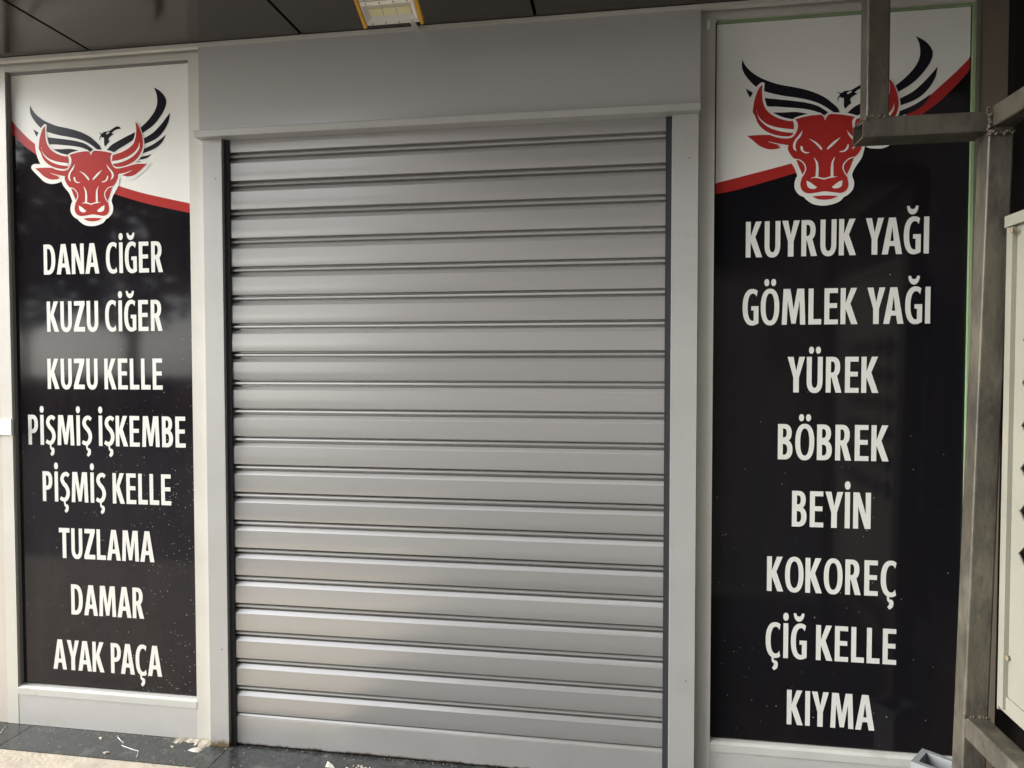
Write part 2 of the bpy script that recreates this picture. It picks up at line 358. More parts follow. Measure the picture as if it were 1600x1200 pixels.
def text_pieces(s):
    x = 0; out = []; prev = None
    for ch in s:
        if ch == ' ': x += .285; prev = None; continue
        b, d = SPEC.get(ch, (ch, None)); g, w = GL[b]()
        if prev is not None: x += SB.get(prev, .043) + SB.get(b, .043) + .012 - (.06 if (prev, b) in (('P', 'A'), ('Y', 'A'), ('L', 'Y')) else 0)
        if d: g = g + dia(d, w)
        out += [[[(px + x, py) for px, py in ct] for ct in pc] for pc in g]
        x += w; prev = b
    return out, x

# ------------------------------------------------------------------ setting: ground
FLOOR = .005
bm = bmesh.new(); v = [bm.verts.new(p) for p in ((-60, -70, -.16), (60, -70, -.16), (60, 40, -.16), (-60, 40, -.16))]; bm.faces.new(v)
tag(obj('road', bm, M['asphalt']), kind='structure')
tag(obj('pavement', bx(-12, 12, -2.0, -.166, -.155, .0025), M['pave']), kind='structure')
bm = bmesh.new()
for i in range(7):
    for j in range(5): box(bm, -.42 + i * .404, -.42 + i * .404 + .4, -1.97 + j * .362, -1.97 + j * .362 + .358, .003, .0062)
tag(obj('added_dark_paving', bm, M['granite']), kind='structure')  # unseen dark slabs added to cut bounce light towards the right
tag(obj('kerb', bx(-12, 12, -2.15, -2.002, -.155, -.016), M['kerb'], bevel=.01), kind='structure')
bm = bmesh.new()
for x0, x1 in ((-3.2, -1.595), (-1.592, -.772), (-.769, .775), (.778, 2.6)):
    box(bm, x0, x1, -.165, .12, -.05, FLOOR)
tag(obj('doorstep', bm, M['granite'], bevel=.002, seg=1), kind='structure')

# ------------------------------------------------------------------ building shell
ZS = 2.498
b_ = thing('shop_building', 'cream rendered shop building carrying the dark soffit above the shutter', 'building', (0, .2, 0))
bm = bmesh.new(); box(bm, -4.2, 9, .12, .4, -.15, 5.5); obj('wall', bm, M['facade'], b_)
obj('side_wall', bx(-4.2, -1.70, -.003, .118, .006, ZS - .002), M['wall'], b_)
obj('upper_wall', bx(-4.2, 9, -.02, .118, ZS + .08, 5.4), M['facade'], b_)
px0 = 1.6728; px1 = at(1575, 60, 0).x
pl = thing('wall_pier', 'brown painted pier at the right end of the shopfront above the steel frame', 'pier', (px0, 0, 0))
obj('shaft', bx(px0, px1, -.004, .118, .006, ZS - .002), M['brown'], pl, bevel=.006)
obj('inner_return', bx(px1 + .001, px1 + .032, .02, .118, .006, ZS - .002), M['maroon'], pl)
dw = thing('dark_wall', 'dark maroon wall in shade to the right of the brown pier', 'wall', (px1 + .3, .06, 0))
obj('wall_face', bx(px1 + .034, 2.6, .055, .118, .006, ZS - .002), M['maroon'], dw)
obj('shading_return', bx(2.02, 2.12, -4.0, .054, -.012, 3.6), M['maroon'], dw)  # unseen wall run out towards the street to darken the right side

# soffit of dark composite panels, joints square to the shopfront
sf = thing('soffit', 'dark brown glossy panelled soffit overhanging the shopfront', 'soffit', (0, -.8, ZS))
SOF_D = .80
jx = [at(147, 80, -.03).x, at(475, 58, -.03).x, at(838, 28, -.03).x]
step = (jx[2] - jx[0]) / 2
xs = [jx[0] - step * .82] + jx + [jx[2] + step * k for k in range(1, 4)]
for a, c in zip(xs, xs[1:]):
    obj('soffit_panel', bx(a + .006, c - .006, -SOF_D, -.030, ZS, ZS + .02), M['soffit'], sf, bevel=.003)
obj('backing', bx(xs[0], xs[-1], -SOF_D, -.024, ZS + .022, ZS + .078), M['joint'], sf)
obj('fascia', bx(xs[0], xs[-1], -SOF_D - .03, -SOF_D - .002, ZS - .01, ZS + .45), M['soffit'], sf)
obj('deck', bx(xs[0], xs[-1], -SOF_D, -.022, ZS + .40, ZS + .45), M['facade'], sf)
tr = bmesh.new(); box(tr, xs[0], xs[-1], -.0495, -.0285, ZS - .0145, ZS - .002)
for jj in jx: box(tr, jj - .003, jj + .003, -.0515, -.0500, ZS - .016, ZS - .001)
obj('edge_trim', tr, M['alu'], sf)

# ------------------------------------------------------------------ aluminium frames and signs
GY = .015            # printed panel plane
PZ0, PZ1 = .158, 2.466
LX0, LX1, RX0, RX1 = -1.654, -.911, .905, 1.660
def frame(name, label, x0, x1, ja, jb):
    """x0,x1 clear opening; ja,jb jamb widths left and right"""
    t = thing(name, label, 'window frame', ((x0 + x1) / 2, 0, FLOOR))
    FY, BY = -.006, .06
    obj('jamb', bx(x0 - ja, x0, FY, BY, FLOOR + .001, ZS - .003), M['alu'], t, bevel=.0025)
    obj('jamb', bx(x1, x1 + jb, FY, BY, FLOOR + .001, ZS - .003), M['alu'] if x0 < 0 else M['film'], t, bevel=.0025)
    obj('top_rail', bx(x0 + .0005, x1 - .0005, FY, BY, PZ1, ZS - .003), M['alu'], t, bevel=.002)
    bead = prism_x([(-.0075, PZ0 - .036), (-.0072, PZ0 - .012), (.001, PZ0 - .005), (.012, PZ0 - .003), (.03, PZ0 - .003), (.03, PZ0 - .036)], x0 + .0003, x1 - .0003)
    obj('sill', bead, M['sill'], t, bevel=.0015)
    obj('kick_panel', bx(x0 + .0003, x1 - .0003, -.005, .05, FLOOR + .001, PZ0 - .0365), M['kick'], t, bevel=.002)
    g = bmesh.new()
    if x0 < 0: box(g, x0, x0 + .006, .0, GY, PZ0, PZ1 - .0005)
    box(g, x1 - (.006 if x0 < 0 else .003), x1, .004, GY, PZ0, PZ1 - .0005); box(g, x0 + .0065, x1 - .0065, .006, GY, PZ1 - .007, PZ1 - .0008)
    obj('gasket', g, M['seal'] if x0 < 0 else M['glass_edge'], t)
    return t
M['film'] = mat('olive_green_film_strip', (.15, .17, .11), .35, var=.1, vscale=8)
fl = frame('sign_frame', 'off white aluminium frame around the narrower sign left of the shutter', LX0, LX1, .046, .066)
fr = frame('sign_frame', 'off white aluminium frame around the wider sign right of the shutter', RX0, RX1, .048, .012)
# blob of filler low on the head of the mullion
bm = bmesh.new(); c = at(1107, 38, -.012); bmesh.ops.create_uvsphere(bm, u_segments=12, v_segments=8, radius=.011, matrix=Matrix.Translation(c) @ Matrix.Diagonal((.8, .7, 1.4, 1)))
obj('filler_blob', bm, M['plastic_white'], fr, smooth=True)

# ---- prints traced from the left sign, in survey pixels
A = lambda x, y, *k: (40 + x / 9.233, 130 + y / 9.233, *k)
B = lambda x, y, *k: (150 + x / 9.233, 130 + y / 9.233, *k)
Cc = lambda x, y, *k: (40 + x / 8, 230 + y / 8, *k)
D = lambda x, y, *k: (140 + x / 17.14, 180 + y / 17.14, *k)
def P2(p): q = at(p[0], p[1], GY); return Vector((q.x, q.z))
def toplane(poly): return [P2(p) for p in poly]
wings = [
 [smooth([A(70,318,1), A(100,385), A(160,460), A(250,530), A(350,580), A(460,620), A(600,650), A(720,680), A(830,720), A(940,780), A(1010,840), A(1070,900), A(1098,958,1), A(1040,962,1), A(960,900), A(880,850), A(760,805), A(620,775), A(480,750), A(310,700), A(220,645), A(150,570), A(95,490), A(68,410)])],
 [smooth([A(112,666,1), A(200,720), A(310,775), A(440,795), A(600,815), A(750,840), A(870,880), A(977,955,1), A(940,992,1), A(850,945), A(740,915), A(620,900), A(450,885), A(330,875), A(180,792)])],
 [smooth([A(400,953,1), A(520,953), A(640,948), A(768,970,1), A(700,1000), A(610,1035,1), A(510,1010)])],
 [smooth([B(836,60,1), B(920,110), B(985,180), B(1016,260), B(1000,350), B(950,450), B(870,560), B(790,640), B(690,710), B(555,812), B(420,895), B(330,950), B(262,1000,1), B(158,964,1), B(230,890), B(330,830), B(450,765), B(555,712), B(660,630), B(760,530), B(840,420), B(880,320), B(885,230), B(870,140)])],
 [smooth([B(1071,423,1), B(1055,530), B(1010,640), B(930,750), B(840,820), B(690,885,1), B(690,800,1), B(820,720), B(920,620), B(1000,520)])],
 [smooth([B(1012,743,1), B(970,830), B(910,900), B(820,960), B(670,1018,1), B(690,950,1), B(830,880), B(930,810)])],
 [smooth([B(805,1022,1), B(740,1080), B(610,1112,1), B(655,1065), B(740,1045)])],
 [smooth([B(662,1135,1), B(575,1142,1), B(610,1128)])],
 [smooth([D(238,468,1), D(300,485), D(330,490), D(372,480,1), D(365,455,1), D(440,445), D(520,430), D(600,380), D(690,320), D(750,300), D(800,312), D(830,345), D(842,372,1), D(770,375), D(690,402), D(620,450), D(598,485), D(655,510,1), D(600,540), D(560,570), D(520,612), D(515,660), D(538,715,1), D(480,770), D(420,845,1), D(395,780), D(390,650), D(380,600), D(330,600), D(318,570), D(295,610), D(278,690,1), D(270,620), D(290,560), D(310,520)]),
  smooth([D(443,497), D(480,465), D(538,448), D(530,475), D(490,505), D(460,515)])],
]
outline = [[smooth([A(225,650), A(262,605), A(285,594), A(308,606), A(306,690), A(312,760), A(335,860), A(380,930), A(450,985), A(540,1020), A(612,1036,1), A(650,1010), A(720,985), A(800,968), A(880,958), A(905,968), A(940,1008,1), A(965,975), A(985,960), Cc(960,32), Cc(1040,42), Cc(1100,62,1), B(310,992), B(400,940), B(480,885), B(545,810), B(568,720), B(568,640), B(556,565), B(575,545), B(612,580), B(662,690), B(692,800), B(702,900), B(682,1000), B(640,1085), B(575,1150,1), Cc(1400,192), Cc(1540,195), Cc(1555,212), Cc(1500,285), Cc(1430,350), Cc(1350,400), Cc(1230,400), Cc(1185,375,1), Cc(1175,430), Cc(1160,495), Cc(1105,595), Cc(1080,660), Cc(1082,690), Cc(1099,750), Cc(1090,820), Cc(1050,875), Cc(1012,900,1), Cc(975,945), Cc(900,978), Cc(820,988), Cc(740,972), Cc(680,930), Cc(655,900,1), Cc(610,875), Cc(575,825), Cc(565,765), Cc(578,700), Cc(588,680), Cc(560,600), Cc(530,550), Cc(480,490), Cc(452,430,1), Cc(400,452), Cc(320,460), Cc(240,435), Cc(160,360), Cc(88,285), Cc(75,250), Cc(95,220), Cc(130,212), Cc(190,212,1), Cc(160,150), Cc(135,60), A(142,880), A(158,800), A(190,720)])]]
red = [
 [smooth([Cc(820,112,1), Cc(805,75), Cc(785,54), Cc(700,60), Cc(620,77), Cc(553,98,1), Cc(575,140), Cc(577,190), Cc(560,245), Cc(528,285), Cc(470,296), Cc(400,285), Cc(330,258,1), Cc(240,258), Cc(125,266,1), Cc(180,315), Cc(240,370), Cc(320,405), Cc(400,402), Cc(432,387,1), Cc(400,368,1), Cc(495,372,1), Cc(497,410), Cc(520,460), Cc(558,508), Cc(575,520), Cc(605,600), Cc(638,674,1), Cc(625,720), Cc(618,780), Cc(640,835), Cc(690,862), Cc(760,855), Cc(840,842), Cc(920,852), Cc(990,858), Cc(1035,825), Cc(1048,770), Cc(1040,720), Cc(1030,672,1), Cc(1055,610), Cc(1090,500), Cc(1130,450), Cc(1155,390), Cc(1160,342,1), Cc(1200,335), Cc(1260,322,1), Cc(1215,355,1), Cc(1280,368), Cc(1360,350), Cc(1430,300), Cc(1480,250), Cc(1525,209,1), Cc(1400,210), Cc(1330,225,1), Cc(1250,250), Cc(1160,268), Cc(1110,255), Cc(1075,200), Cc(1063,150), Cc(1065,110), Cc(1087,77,1), Cc(1000,58), Cc(920,48), Cc(860,48), Cc(835,75)])],
 [smooth([A(287,622,1), A(285,690), A(290,780), A(310,870), A(350,940), A(420,1000), A(510,1040), A(590,1058), Cc(528,112), Cc(542,150), Cc(543,200), Cc(540,245), Cc(515,270), Cc(470,275), Cc(400,265), Cc(330,240), Cc(270,200), Cc(220,140), Cc(190,60), A(197,950), A(200,880), A(208,810), A(228,730), A(255,660)])],
 [smooth([B(574,563,1), B(585,650), B(585,720), B(570,810), B(540,880), B(470,945), B(370,1000), B(258,1035), Cc(1092,115), Cc(1085,160), Cc(1092,205), Cc(1115,240), Cc(1160,250), Cc(1220,242), Cc(1290,218), Cc(1350,185), Cc(1405,135), Cc(1450,60), B(668,960), B(682,880), B(674,790), B(648,690), B(612,610)])],
 [smooth([Cc(728,892,1), Cc(840,884), Cc(962,890,1), Cc(900,920), Cc(830,928), Cc(770,918)])],
]
detail = [
 [smooth([A(230,912,1), Cc(207,30), Cc(240,92), Cc(300,146), Cc(380,178), Cc(470,195), Cc(548,203,1), Cc(543,240,1), Cc(440,226), Cc(350,197), Cc(280,152), Cc(225,85)])],
 [smooth([B(636,850,1), B(618,920), B(560,1000), B(460,1068), B(350,1110), Cc(1084,178,1), Cc(1095,212,1), B(340,1152), B(460,1108), B(570,1032), B(632,940)])],
 [smooth([Cc(622,213,1), Cc(585,270), Cc(555,315), Cc(540,362), Cc(548,408), Cc(575,430,1), Cc(562,385), Cc(572,325), Cc(605,275)])],
 [smooth([Cc(1018,212,1), Cc(1035,262), Cc(1075,318), Cc(1085,362), Cc(1068,414,1), Cc(1104,378), Cc(1108,338), Cc(1085,298), Cc(1045,252)])],
 [smooth([Cc(678,298,1), Cc(735,347), Cc(796,420,1), Cc(802,398), Cc(748,336)])],
 [smooth([Cc(964,286,1), Cc(900,333), Cc(846,398), Cc(850,415,1), Cc(908,358)])],
 [smooth([Cc(610,376), Cc(626,380), Cc(632,415), Cc(655,436), Cc(695,440,1), Cc(660,451), Cc(624,432), Cc(608,402)])],
 [smooth([Cc(1028,360), Cc(1040,363), Cc(1032,407), Cc(1000,436), Cc(960,441,1), Cc(962,430), Cc(993,423), Cc(1016,398)])],
 [stroke([Cc(732,495), Cc(757,545), Cc(765,610), Cc(763,694)], [.3, 2.2, 3.0, 3.1])],
 [stroke([Cc(918,490), Cc(900,540), Cc(897,600), Cc(899,692)], [.3, 2.0, 2.9, 3.1])],
 [smooth([Cc(703,710,1), Cc(750,690), Cc(790,696), Cc(830,706), Cc(880,690), Cc(952,690,1), Cc(900,702), Cc(862,709), Cc(830,721), Cc(790,711), Cc(750,703)])],
 [smooth([Cc(672,732,1), Cc(705,748), Cc(768,800,1), Cc(745,816), Cc(710,813), Cc(682,790)])],
 [smooth([Cc(994,728,1), Cc(958,745), Cc(900,797,1), Cc(920,811), Cc(960,808), Cc(988,784)])],
 [stroke([Cc(556,508), Cc(610,522), Cc(650,568), Cc(660,615), Cc(645,660), Cc(632,690)], [1.0, 1.2, 1.3, 1.3, 1.3, 1.0])],
 [stroke([Cc(1100,490), Cc(1045,508), Cc(1005,555), Cc(995,600), Cc(1010,645), Cc(1034,690)], [1.0, 1.2, 1.3, 1.3, 1.3, 1.0])],
 [stroke([Cc(316,328), Cc(400,352), Cc(498,376)], [.2, 1.2, 2.6])],
 [stroke([Cc(1338,291), Cc(1265,323), Cc(1180,347)], [.2, 1.2, 2.6])],
]
LOGO = [('wings', wings, 'black', .0012), ('bull_outline', outline, 'white', .0018), ('bull_head', red, 'red', .0024), ('face_lines', detail, 'white', .0030)]
LOGO = [(n, [[toplane(ct) for ct in pc] for pc in L], m, d) for n, L, m, d in LOGO]
# fit of the same artwork on the right sign from matching points
src = [P2(p) for p in ((47.6, 164.6), (142.5, 244), (241, 137), (144, 353), (55.6, 263), (265.9, 176), (170, 226), (79, 227), (259.6, 210.5), (124, 321))]
dst = [P2(p) for p in ((1160, 96.5), (1287.8, 187), (1434, 54.5), (1284, 318.5), (1166.5, 215), (1467.5, 101), (1319, 168.5), (1209, 171), (1456, 144), (1258, 283.5))]
def lsq(a, b):       # x' = s x + t by least squares
    n = len(a); ma, mb = sum(a) / n, sum(b) / n
    s = sum((p - ma) * (q - mb) for p, q in zip(a, b)) / sum((p - ma)**2 for p in a); return s, mb - s * ma
sx, tx = lsq([p.x for p in src], [p.x for p in dst]); sz, tz = lsq([p.y for p in src], [p.y for p in dst])

def sign(name, label, x0, x1, up_pts, lo_pts, lines, logo_map, pm):
    t = thing(name, label, 'sign', ((x0 + x1) / 2, GY, PZ0))
    obj('printed_panel', bx(x0 + .0007, x1 - .0007, GY, GY + .02, PZ0 + .0005, PZ1 - .0012), M[pm], t)
    U = [P2(p) for p in spline_open(up_pts, 6)]; L = [P2(p) for p in spline_open(lo_pts, 6)]
    cl = lambda q: Vector((min(max(q.x, x0 + .0065), x1 - .0065), min(q.y, PZ1 - .008)))
    fn = lambda d: (lambda p: (p[0], GY - d, p[1]))
    U2 = [cl(q) for q in U]; L2 = [cl(q) for q in L]
    flat('white_field', [[[(x0 + .0065, PZ1 - .008), (x1 - .0065, PZ1 - .008)] + [tuple(q) for q in U2[::-1]]]], fn(.0006), M['white'], t)
    flat('red_stripe', [[[tuple(q) for q in U2] + [tuple(q) for q in L2[::-1]]]], fn(.0006), M['red'], t)
    for n, Lp, m, d in LOGO:
        flat(n, [[[logo_map(p) for p in ct] for ct in pc] for pc in Lp], fn(d), M[m], t)
    for s, xl, xr, base_l, base_r, top_l, top_r in lines:
        pcs, w = text_pieces(s)
        a, b = at(xl, base_l, GY), at(xr, base_r, GY); h = (at(xl, top_l, GY).z + at(xr, top_r, GY).z) / 2; zb = (a.z + b.z) / 2
        k = (b.x - a.x) / w
        flat('lettering', [[[(a.x + px * k, zb + py * (h - zb)) for px, py in ct] for ct in pc] for pc in pcs], fn(.0009), M['letter'], t)
    return t
Lines_L = [('DANA C\u0130\u011eER', 69, 255, 428.5, 426, 381, 378), ('KUZU C\u0130\u011eER', 74, 254.5, 518, 517.5, 470, 469.5), ('KUZU KELLE', 75, 254.5, 608, 608.5, 560, 560.5),
 ('P\u0130\u015eM\u0130\u015e \u0130\u015eKEMBE', 45, 290.5, 694, 700, 647, 652), ('P\u0130\u015eM\u0130\u015e KELLE', 67.5, 268, 782.5, 790, 735.5, 742), ('TUZLAMA', 93, 241.5, 871, 879, 824, 831),
 ('DAMAR', 112, 225.5, 960, 966.5, 913, 918.5), ('AYAK PA\u00c7A', 84, 253.5, 1045, 1057, 999, 1009)]
Lines_R = [('KUYRUK YA\u011eI', 1165, 1451, 403, 395.5, 348, 337), ('G\u00d6MLEK YA\u011eI', 1160, 1453, 508, 505.5, 453, 447.5), ('Y\u00dcREK', 1230, 1372, 613, 614, 557.5, 557.5),
 ('B\u00d6BREK', 1215, 1388, 717.5, 721, 662, 665), ('BEY\u0130N', 1237, 1360, 822, 827, 766.5, 770), ('KOKORE\u00c7', 1198, 1400.5, 923, 932.5, 868, 878),
 ('\u00c7\u0130\u011e KELLE', 1196, 1400, 1026, 1039, 971, 984), ('KIYMA', 1229, 1366, 1131, 1142, 1077, 1087)]
sign('shop_sign', 'narrower black shop sign left of the shutter with white words and red bull head', LX0, LX1,
     [(2, 168), (15, 185), (35, 207), (55, 225), (100, 255), (145, 277), (187, 291), (233, 304), (303.5, 319), (320, 322)],
     [(2, 189), (16, 206), (35, 225), (55, 240.5), (100, 269), (140, 289), (178.6, 303), (233, 319), (303.5, 334), (320, 337)], Lines_L, lambda p: (p[0], p[1]), 'panel')
sign('shop_sign', 'wider black sign right of the shutter, its red bull head partly behind a steel tube', RX0, RX1,
     [(1095, 292), (1113.7, 287.5), (1170, 273), (1234, 256), (1300, 236), (1370, 206), (1430, 169), (1462, 141), (1500, 106), (1525, 79), (1550, 50)],
     [(1095, 309), (1113, 304), (1140, 299.5), (1180, 289), (1241, 271), (1300, 252), (1380, 216), (1446, 175), (1482.5, 145), (1525, 99), (1550, 70)], Lines_R, lambda p: (sx * p[0] + tx, sz * p[1] + tz), 'panel_right')

# ------------------------------------------------------------------ roller shutter
rs = thing('roller_shutter', 'closed silver grey slatted roller shutter between the two black signs', 'roller shutter', (0, 0, FLOOR))
HB = 2.191
bm = bmesh.new(); hx0, hx1, hy, ht = -.845, .855, -.046, ZS - .0155
prof = [(hy, HB), (hy - .0005, HB + .10), (hy, HB + .20), (hy + .0015, ht), (.10, ht), (.10, HB)]
obj('hood', prism_x(prof, hx0, hx1), M['hood'], rs, bevel=.003)
obj('hood_lip', prism_x([(-.060, HB + .0015), (-.066, HB - .002), (-.063, HB - .023), (-.058, HB - .024), (-.010, HB - .024), (-.010, HB + .0015)], -.853, .855), M['rail'], rs, bevel=.001)
for x0, x1, in ((-.840, -.769), (.772, .8525)):
    g = obj('guide_rail', bx(x0, x1, -.035, .03, FLOOR + .001, HB - .0245), M['rail'], rs, bevel=.002)
    for z in (2.03, .36):
        bm = bmesh.new()
        bmesh.ops.create_cone(bm, cap_ends=True, segments=10, radius1=.0026, radius2=.002, depth=.002, matrix=Matrix.Translation(((x0 + x1) / 2 + .012, -.0358, z)) @ Matrix.Rotation(R(90), 4, 'X'))
        obj('screw', bm, M['bolt'], g)
    sxx = (x1 + .0005, x1 + .019) if x0 < 0 else (x0 - .019, x0 - .0005)
    obj('brush_seal', bx(sxx[0], sxx[1], -.0195, -.0160, FLOOR + .002, HB - .025), M['brush'], g)
prof = [(-.0125, 0), (-.0105, -.0008), (.010, -.0010), (.010, -.0056), (.003, -.0058), (-.0030, -.0072), (-.0066, -.0102), (-.0078, -.0138), (-.0068, -.0168), (-.001, -.0182), (.014, -.0186), (.014, -.0258), (-.0018, -.0260), (-.0125, -.0380), (-.0129, -.0388), (-.0132, -.068), (-.0129, -.0985), (-.0125, -.100)]
def slat_mesh():
    bm = prism_x(prof, -.766, .769, closed=False)
    me = bpy.data.meshes.new('slat'); bmesh.ops.recalc_face_normals(bm, faces=bm.faces)
    for f in bm.faces:
        f.smooth = True
    if sum(f.normal.y for f in bm.faces) > 0: bmesh.ops.reverse_faces(bm, faces=bm.faces)
    bm.to_mesh(me); bm.free(); me.set_sharp_from_angle(angle=R(20)); return me
sm = slat_mesh()
for i in range(20):
    o = link('slat', sm, M['slat'], rs)
    o.location = (random.uniform(-.0006, .0006), 0, 2.125 - .1 * i)
    o.rotation_euler = (random.gauss(0, .012), 0, random.gauss(0, .0006))
# the part of a slat still rolled into the hood
o = link('slat', sm, M['slat'], rs); o.location = (0, 0, 2.225)
zb = .125
bb = [(-.0095, zb - .0012), (.010, zb - .0014), (.010, zb - .006), (-.006, zb - .0068), (-.010, zb - .0125), (-.0132, zb - .0145), (-.0138, zb - .019), (-.0145, .012), (-.0125, .0095), (.014, .0095), (.014, zb - .0012)]
obj('bottom_bar', prism_x(bb, -.766, .769), M['bar'], rs)

# ------------------------------------------------------------------ floodlight
LY = -.30
q0 = at(569, 41.5, LY); q1 = at(662, 41.5, LY); W2 = (q1.x - q0.x) / 2 - .009; LD = .158
fx = thing('floodlight', 'yellow ended LED floodlight hanging under the dark soffit above the shutter', 'floodlight', ((q0.x + q1.x) / 2, LY, ZS))
tilt = Matrix.Translation(((q0.x + q1.x) / 2, LY, q0.z + .001)) @ Matrix.Rotation(R(-27), 4, 'X')
def lp(bm): bmesh.ops.transform(bm, matrix=tilt, verts=bm.verts); return bm
# local: x across, y towards the street is negative, z up; the face looks down and out
obj('housing', lp(bx(-W2, W2, -LD + .004, -.004, .0105, .026)), M['lamp_dark'], fx, bevel=.003)
for k in range(9):
    obj('cooling_fin', lp(bx(-W2 + .012 + k * .0165, -W2 + .0145 + k * .0165, -LD + .012, -.030, .0262, .034)), M['lamp_dark'], fx)
for s in (-1, 1):
    x0, x1 = sorted((s * (W2 + .0006), s * (W2 + .0092)))
    bm = bmesh.new()
    pr = [(.004, -.007), (.006, .003), (-.002, .012), (-LD + .002, .012), (-LD - .006, .003), (-LD - .004, -.007), (-LD * .6, -.004), (-LD * .4, -.004)]
    a = [bm.verts.new((x0, y, z)) for y, z in pr]; b2 = [bm.verts.new((x1, y, z)) for y, z in pr]
    for i in range(len(pr)): bm.faces.new((a[i], a[(i + 1) % len(pr)], b2[(i + 1) % len(pr)], b2[i]))
    bm.faces.new(a); bm.faces.new(b2)
    obj('end_plate', lp(bm), M['yellow'], fx, bevel=.0015)
BAY = .076
for y0 in (-BAY - .001, -2 * BAY - .003):      # two lens bays
    bm = bmesh.new()
    o_ = [(-W2 + .001, y0), (W2 - .001, y0), (W2 - .001, y0 + BAY), (-W2 + .001, y0 + BAY)]
    m_ = [(-W2 + .006, y0 + .010), (W2 - .006, y0 + .010), (W2 - .006, y0 + BAY - .012), (-W2 + .006, y0 + BAY - .012)]
    i_ = [(-W2 + .018, y0 + .024), (W2 - .018, y0 + .024), (W2 - .018, y0 + BAY - .022), (-W2 + .018, y0 + BAY - .022)]
    vo = [bm.verts.new((x, y, -.001)) for x, y in o_]; vm = [bm.verts.new((x, y, -.0035)) for x, y in m_]; vi = [bm.verts.new((x, y, .006)) for x, y in i_]
    vt = [bm.verts.new((x, y, .0100)) for x, y in o_]
    for k in range(4):
        n1 = (k + 1) % 4
        bm.faces.new((vo[k], vo[n1], vm[n1], vm[k])); bm.faces.new((vm[k], vm[n1], vi[n1], vi[k])); bm.faces.new((vo[k], vo[n1], vt[n1], vt[k]))
    bm.faces.new(vi); bm.faces.new(vt)
    ln = obj('lens_bay', lp(bm), M['reflect'], fx)
    for k in range(3):
        x = -W2 + .0205 + k * .0428
        obj('led_module', lp(bx(x, x + .0385, y0 + .027, y0 + BAY - .026, .0035, .0055)), M['led'], ln)
    for k in range(4):
        for yy in (y0 + .005, y0 + BAY - .006):
            bm = bmesh.new()
            bmesh.ops.create_cone(bm, cap_ends=True, segments=8, radius1=.0022, radius2=.0022, depth=.002, matrix=Matrix.Translation((-W2 + .02 + k * .041, yy, -.0032)))
            obj('cover_screw', lp(bm), M['bolt'], ln)
ar = at(654, 50, -.035)
obj('bracket_arm', bx(ar.x - .009, ar.x + .009, -.37, -.0335, ar.z - .002, ar.z + .003), M['lamp_grey'], fx, bevel=.001)

# ------------------------------------------------------------------ steel frame at the right
TW = .062; PY = -.27
e1, e0 = at(1545, 215, PY), at(1503, 1200, PY)
lean = (e1.x - e0.x) / (e1.z - e0.z)
def postx(z): return e0.x + lean * (z - e0.z) + TW / 2
zt = at(1545, 182, PY).z
st = thing('steel_frame', 'weathered square tube steel frame welded in front of the right hand sign', 'steel frame', (postx(0), PY + TW / 2, 0))
cy_ = PY + TW / 2
obj('post', sqtube((postx(-.012), cy_, -.012), (postx(zt), cy_, zt), TW, (1, 0, 0)), M['steel'], st)
tzt, tzb = at(1440, 180, PY).z, at(1440, 208.5, PY).z; th = tzt - tzb; tcz = (tzt + tzb) / 2
txl = at(1349, 195, PY).x
obj('cross_tube', sqtube((txl, PY + .045, tcz), (postx(tcz) - TW / 2, PY + .045, tcz), th + .006, (0, 0, 1), hollow0=True, dv=.09), M['steel'], st)
sxl, sxr = at(1355, 100, PY).x, at(1391, 100, PY).x
sw = sxr - sxl
obj('hanger', sqtube(((sxl + sxr) / 2, PY + sw / 2, tzt + .001), ((sxl + sxr) / 2, PY + sw / 2, ZS), sw, (1, 0, 0)), M['steel'], st)
bm = bmesh.new()
for (xa, ya, za), n_ in (((sxl, PY + .002, tzt + .002), 11), ((sxl - .001, PY + .03, tzt), 6)):
    for k in range(n_):
        f = k / (n_ - 1)
        p = (xa + (sw * f if n_ == 11 else 0), ya + (0 if n_ == 11 else (f - .5) * .06), za + random.uniform(-.002, .002))
        bmesh.ops.create_icosphere(bm, subdivisions=1, radius=random.uniform(.004, .0065), matrix=Matrix.Translation(p))
obj('weld_bead', bm, M['weld'], st, smooth=True)
bm = bmesh.new(); px_ = postx(tcz) - TW / 2
for k in range(12):
    bmesh.ops.create_icosphere(bm, subdivisions=1, radius=random.uniform(.004, .008), matrix=Matrix.Translation((px_ + random.uniform(-.006, .004), PY + random.uniform(-.002, .004), tcz + (k / 11 - .5) * .07)))
obj('weld_bead', bm, M['weld'], st, smooth=True); bm = bmesh.new()
for k in range(10):
    bmesh.ops.create_icosphere(bm, subdivisions=1, radius=random.uniform(.004, .007), matrix=Matrix.Translation((postx(zt) - .03 + .06 * k / 9, PY - .002 + random.uniform(-.004, .004), tcz + (-.033) + random.uniform(-.004, .004))))
obj('weld_bead', bm, M['weld'], st, smooth=True)
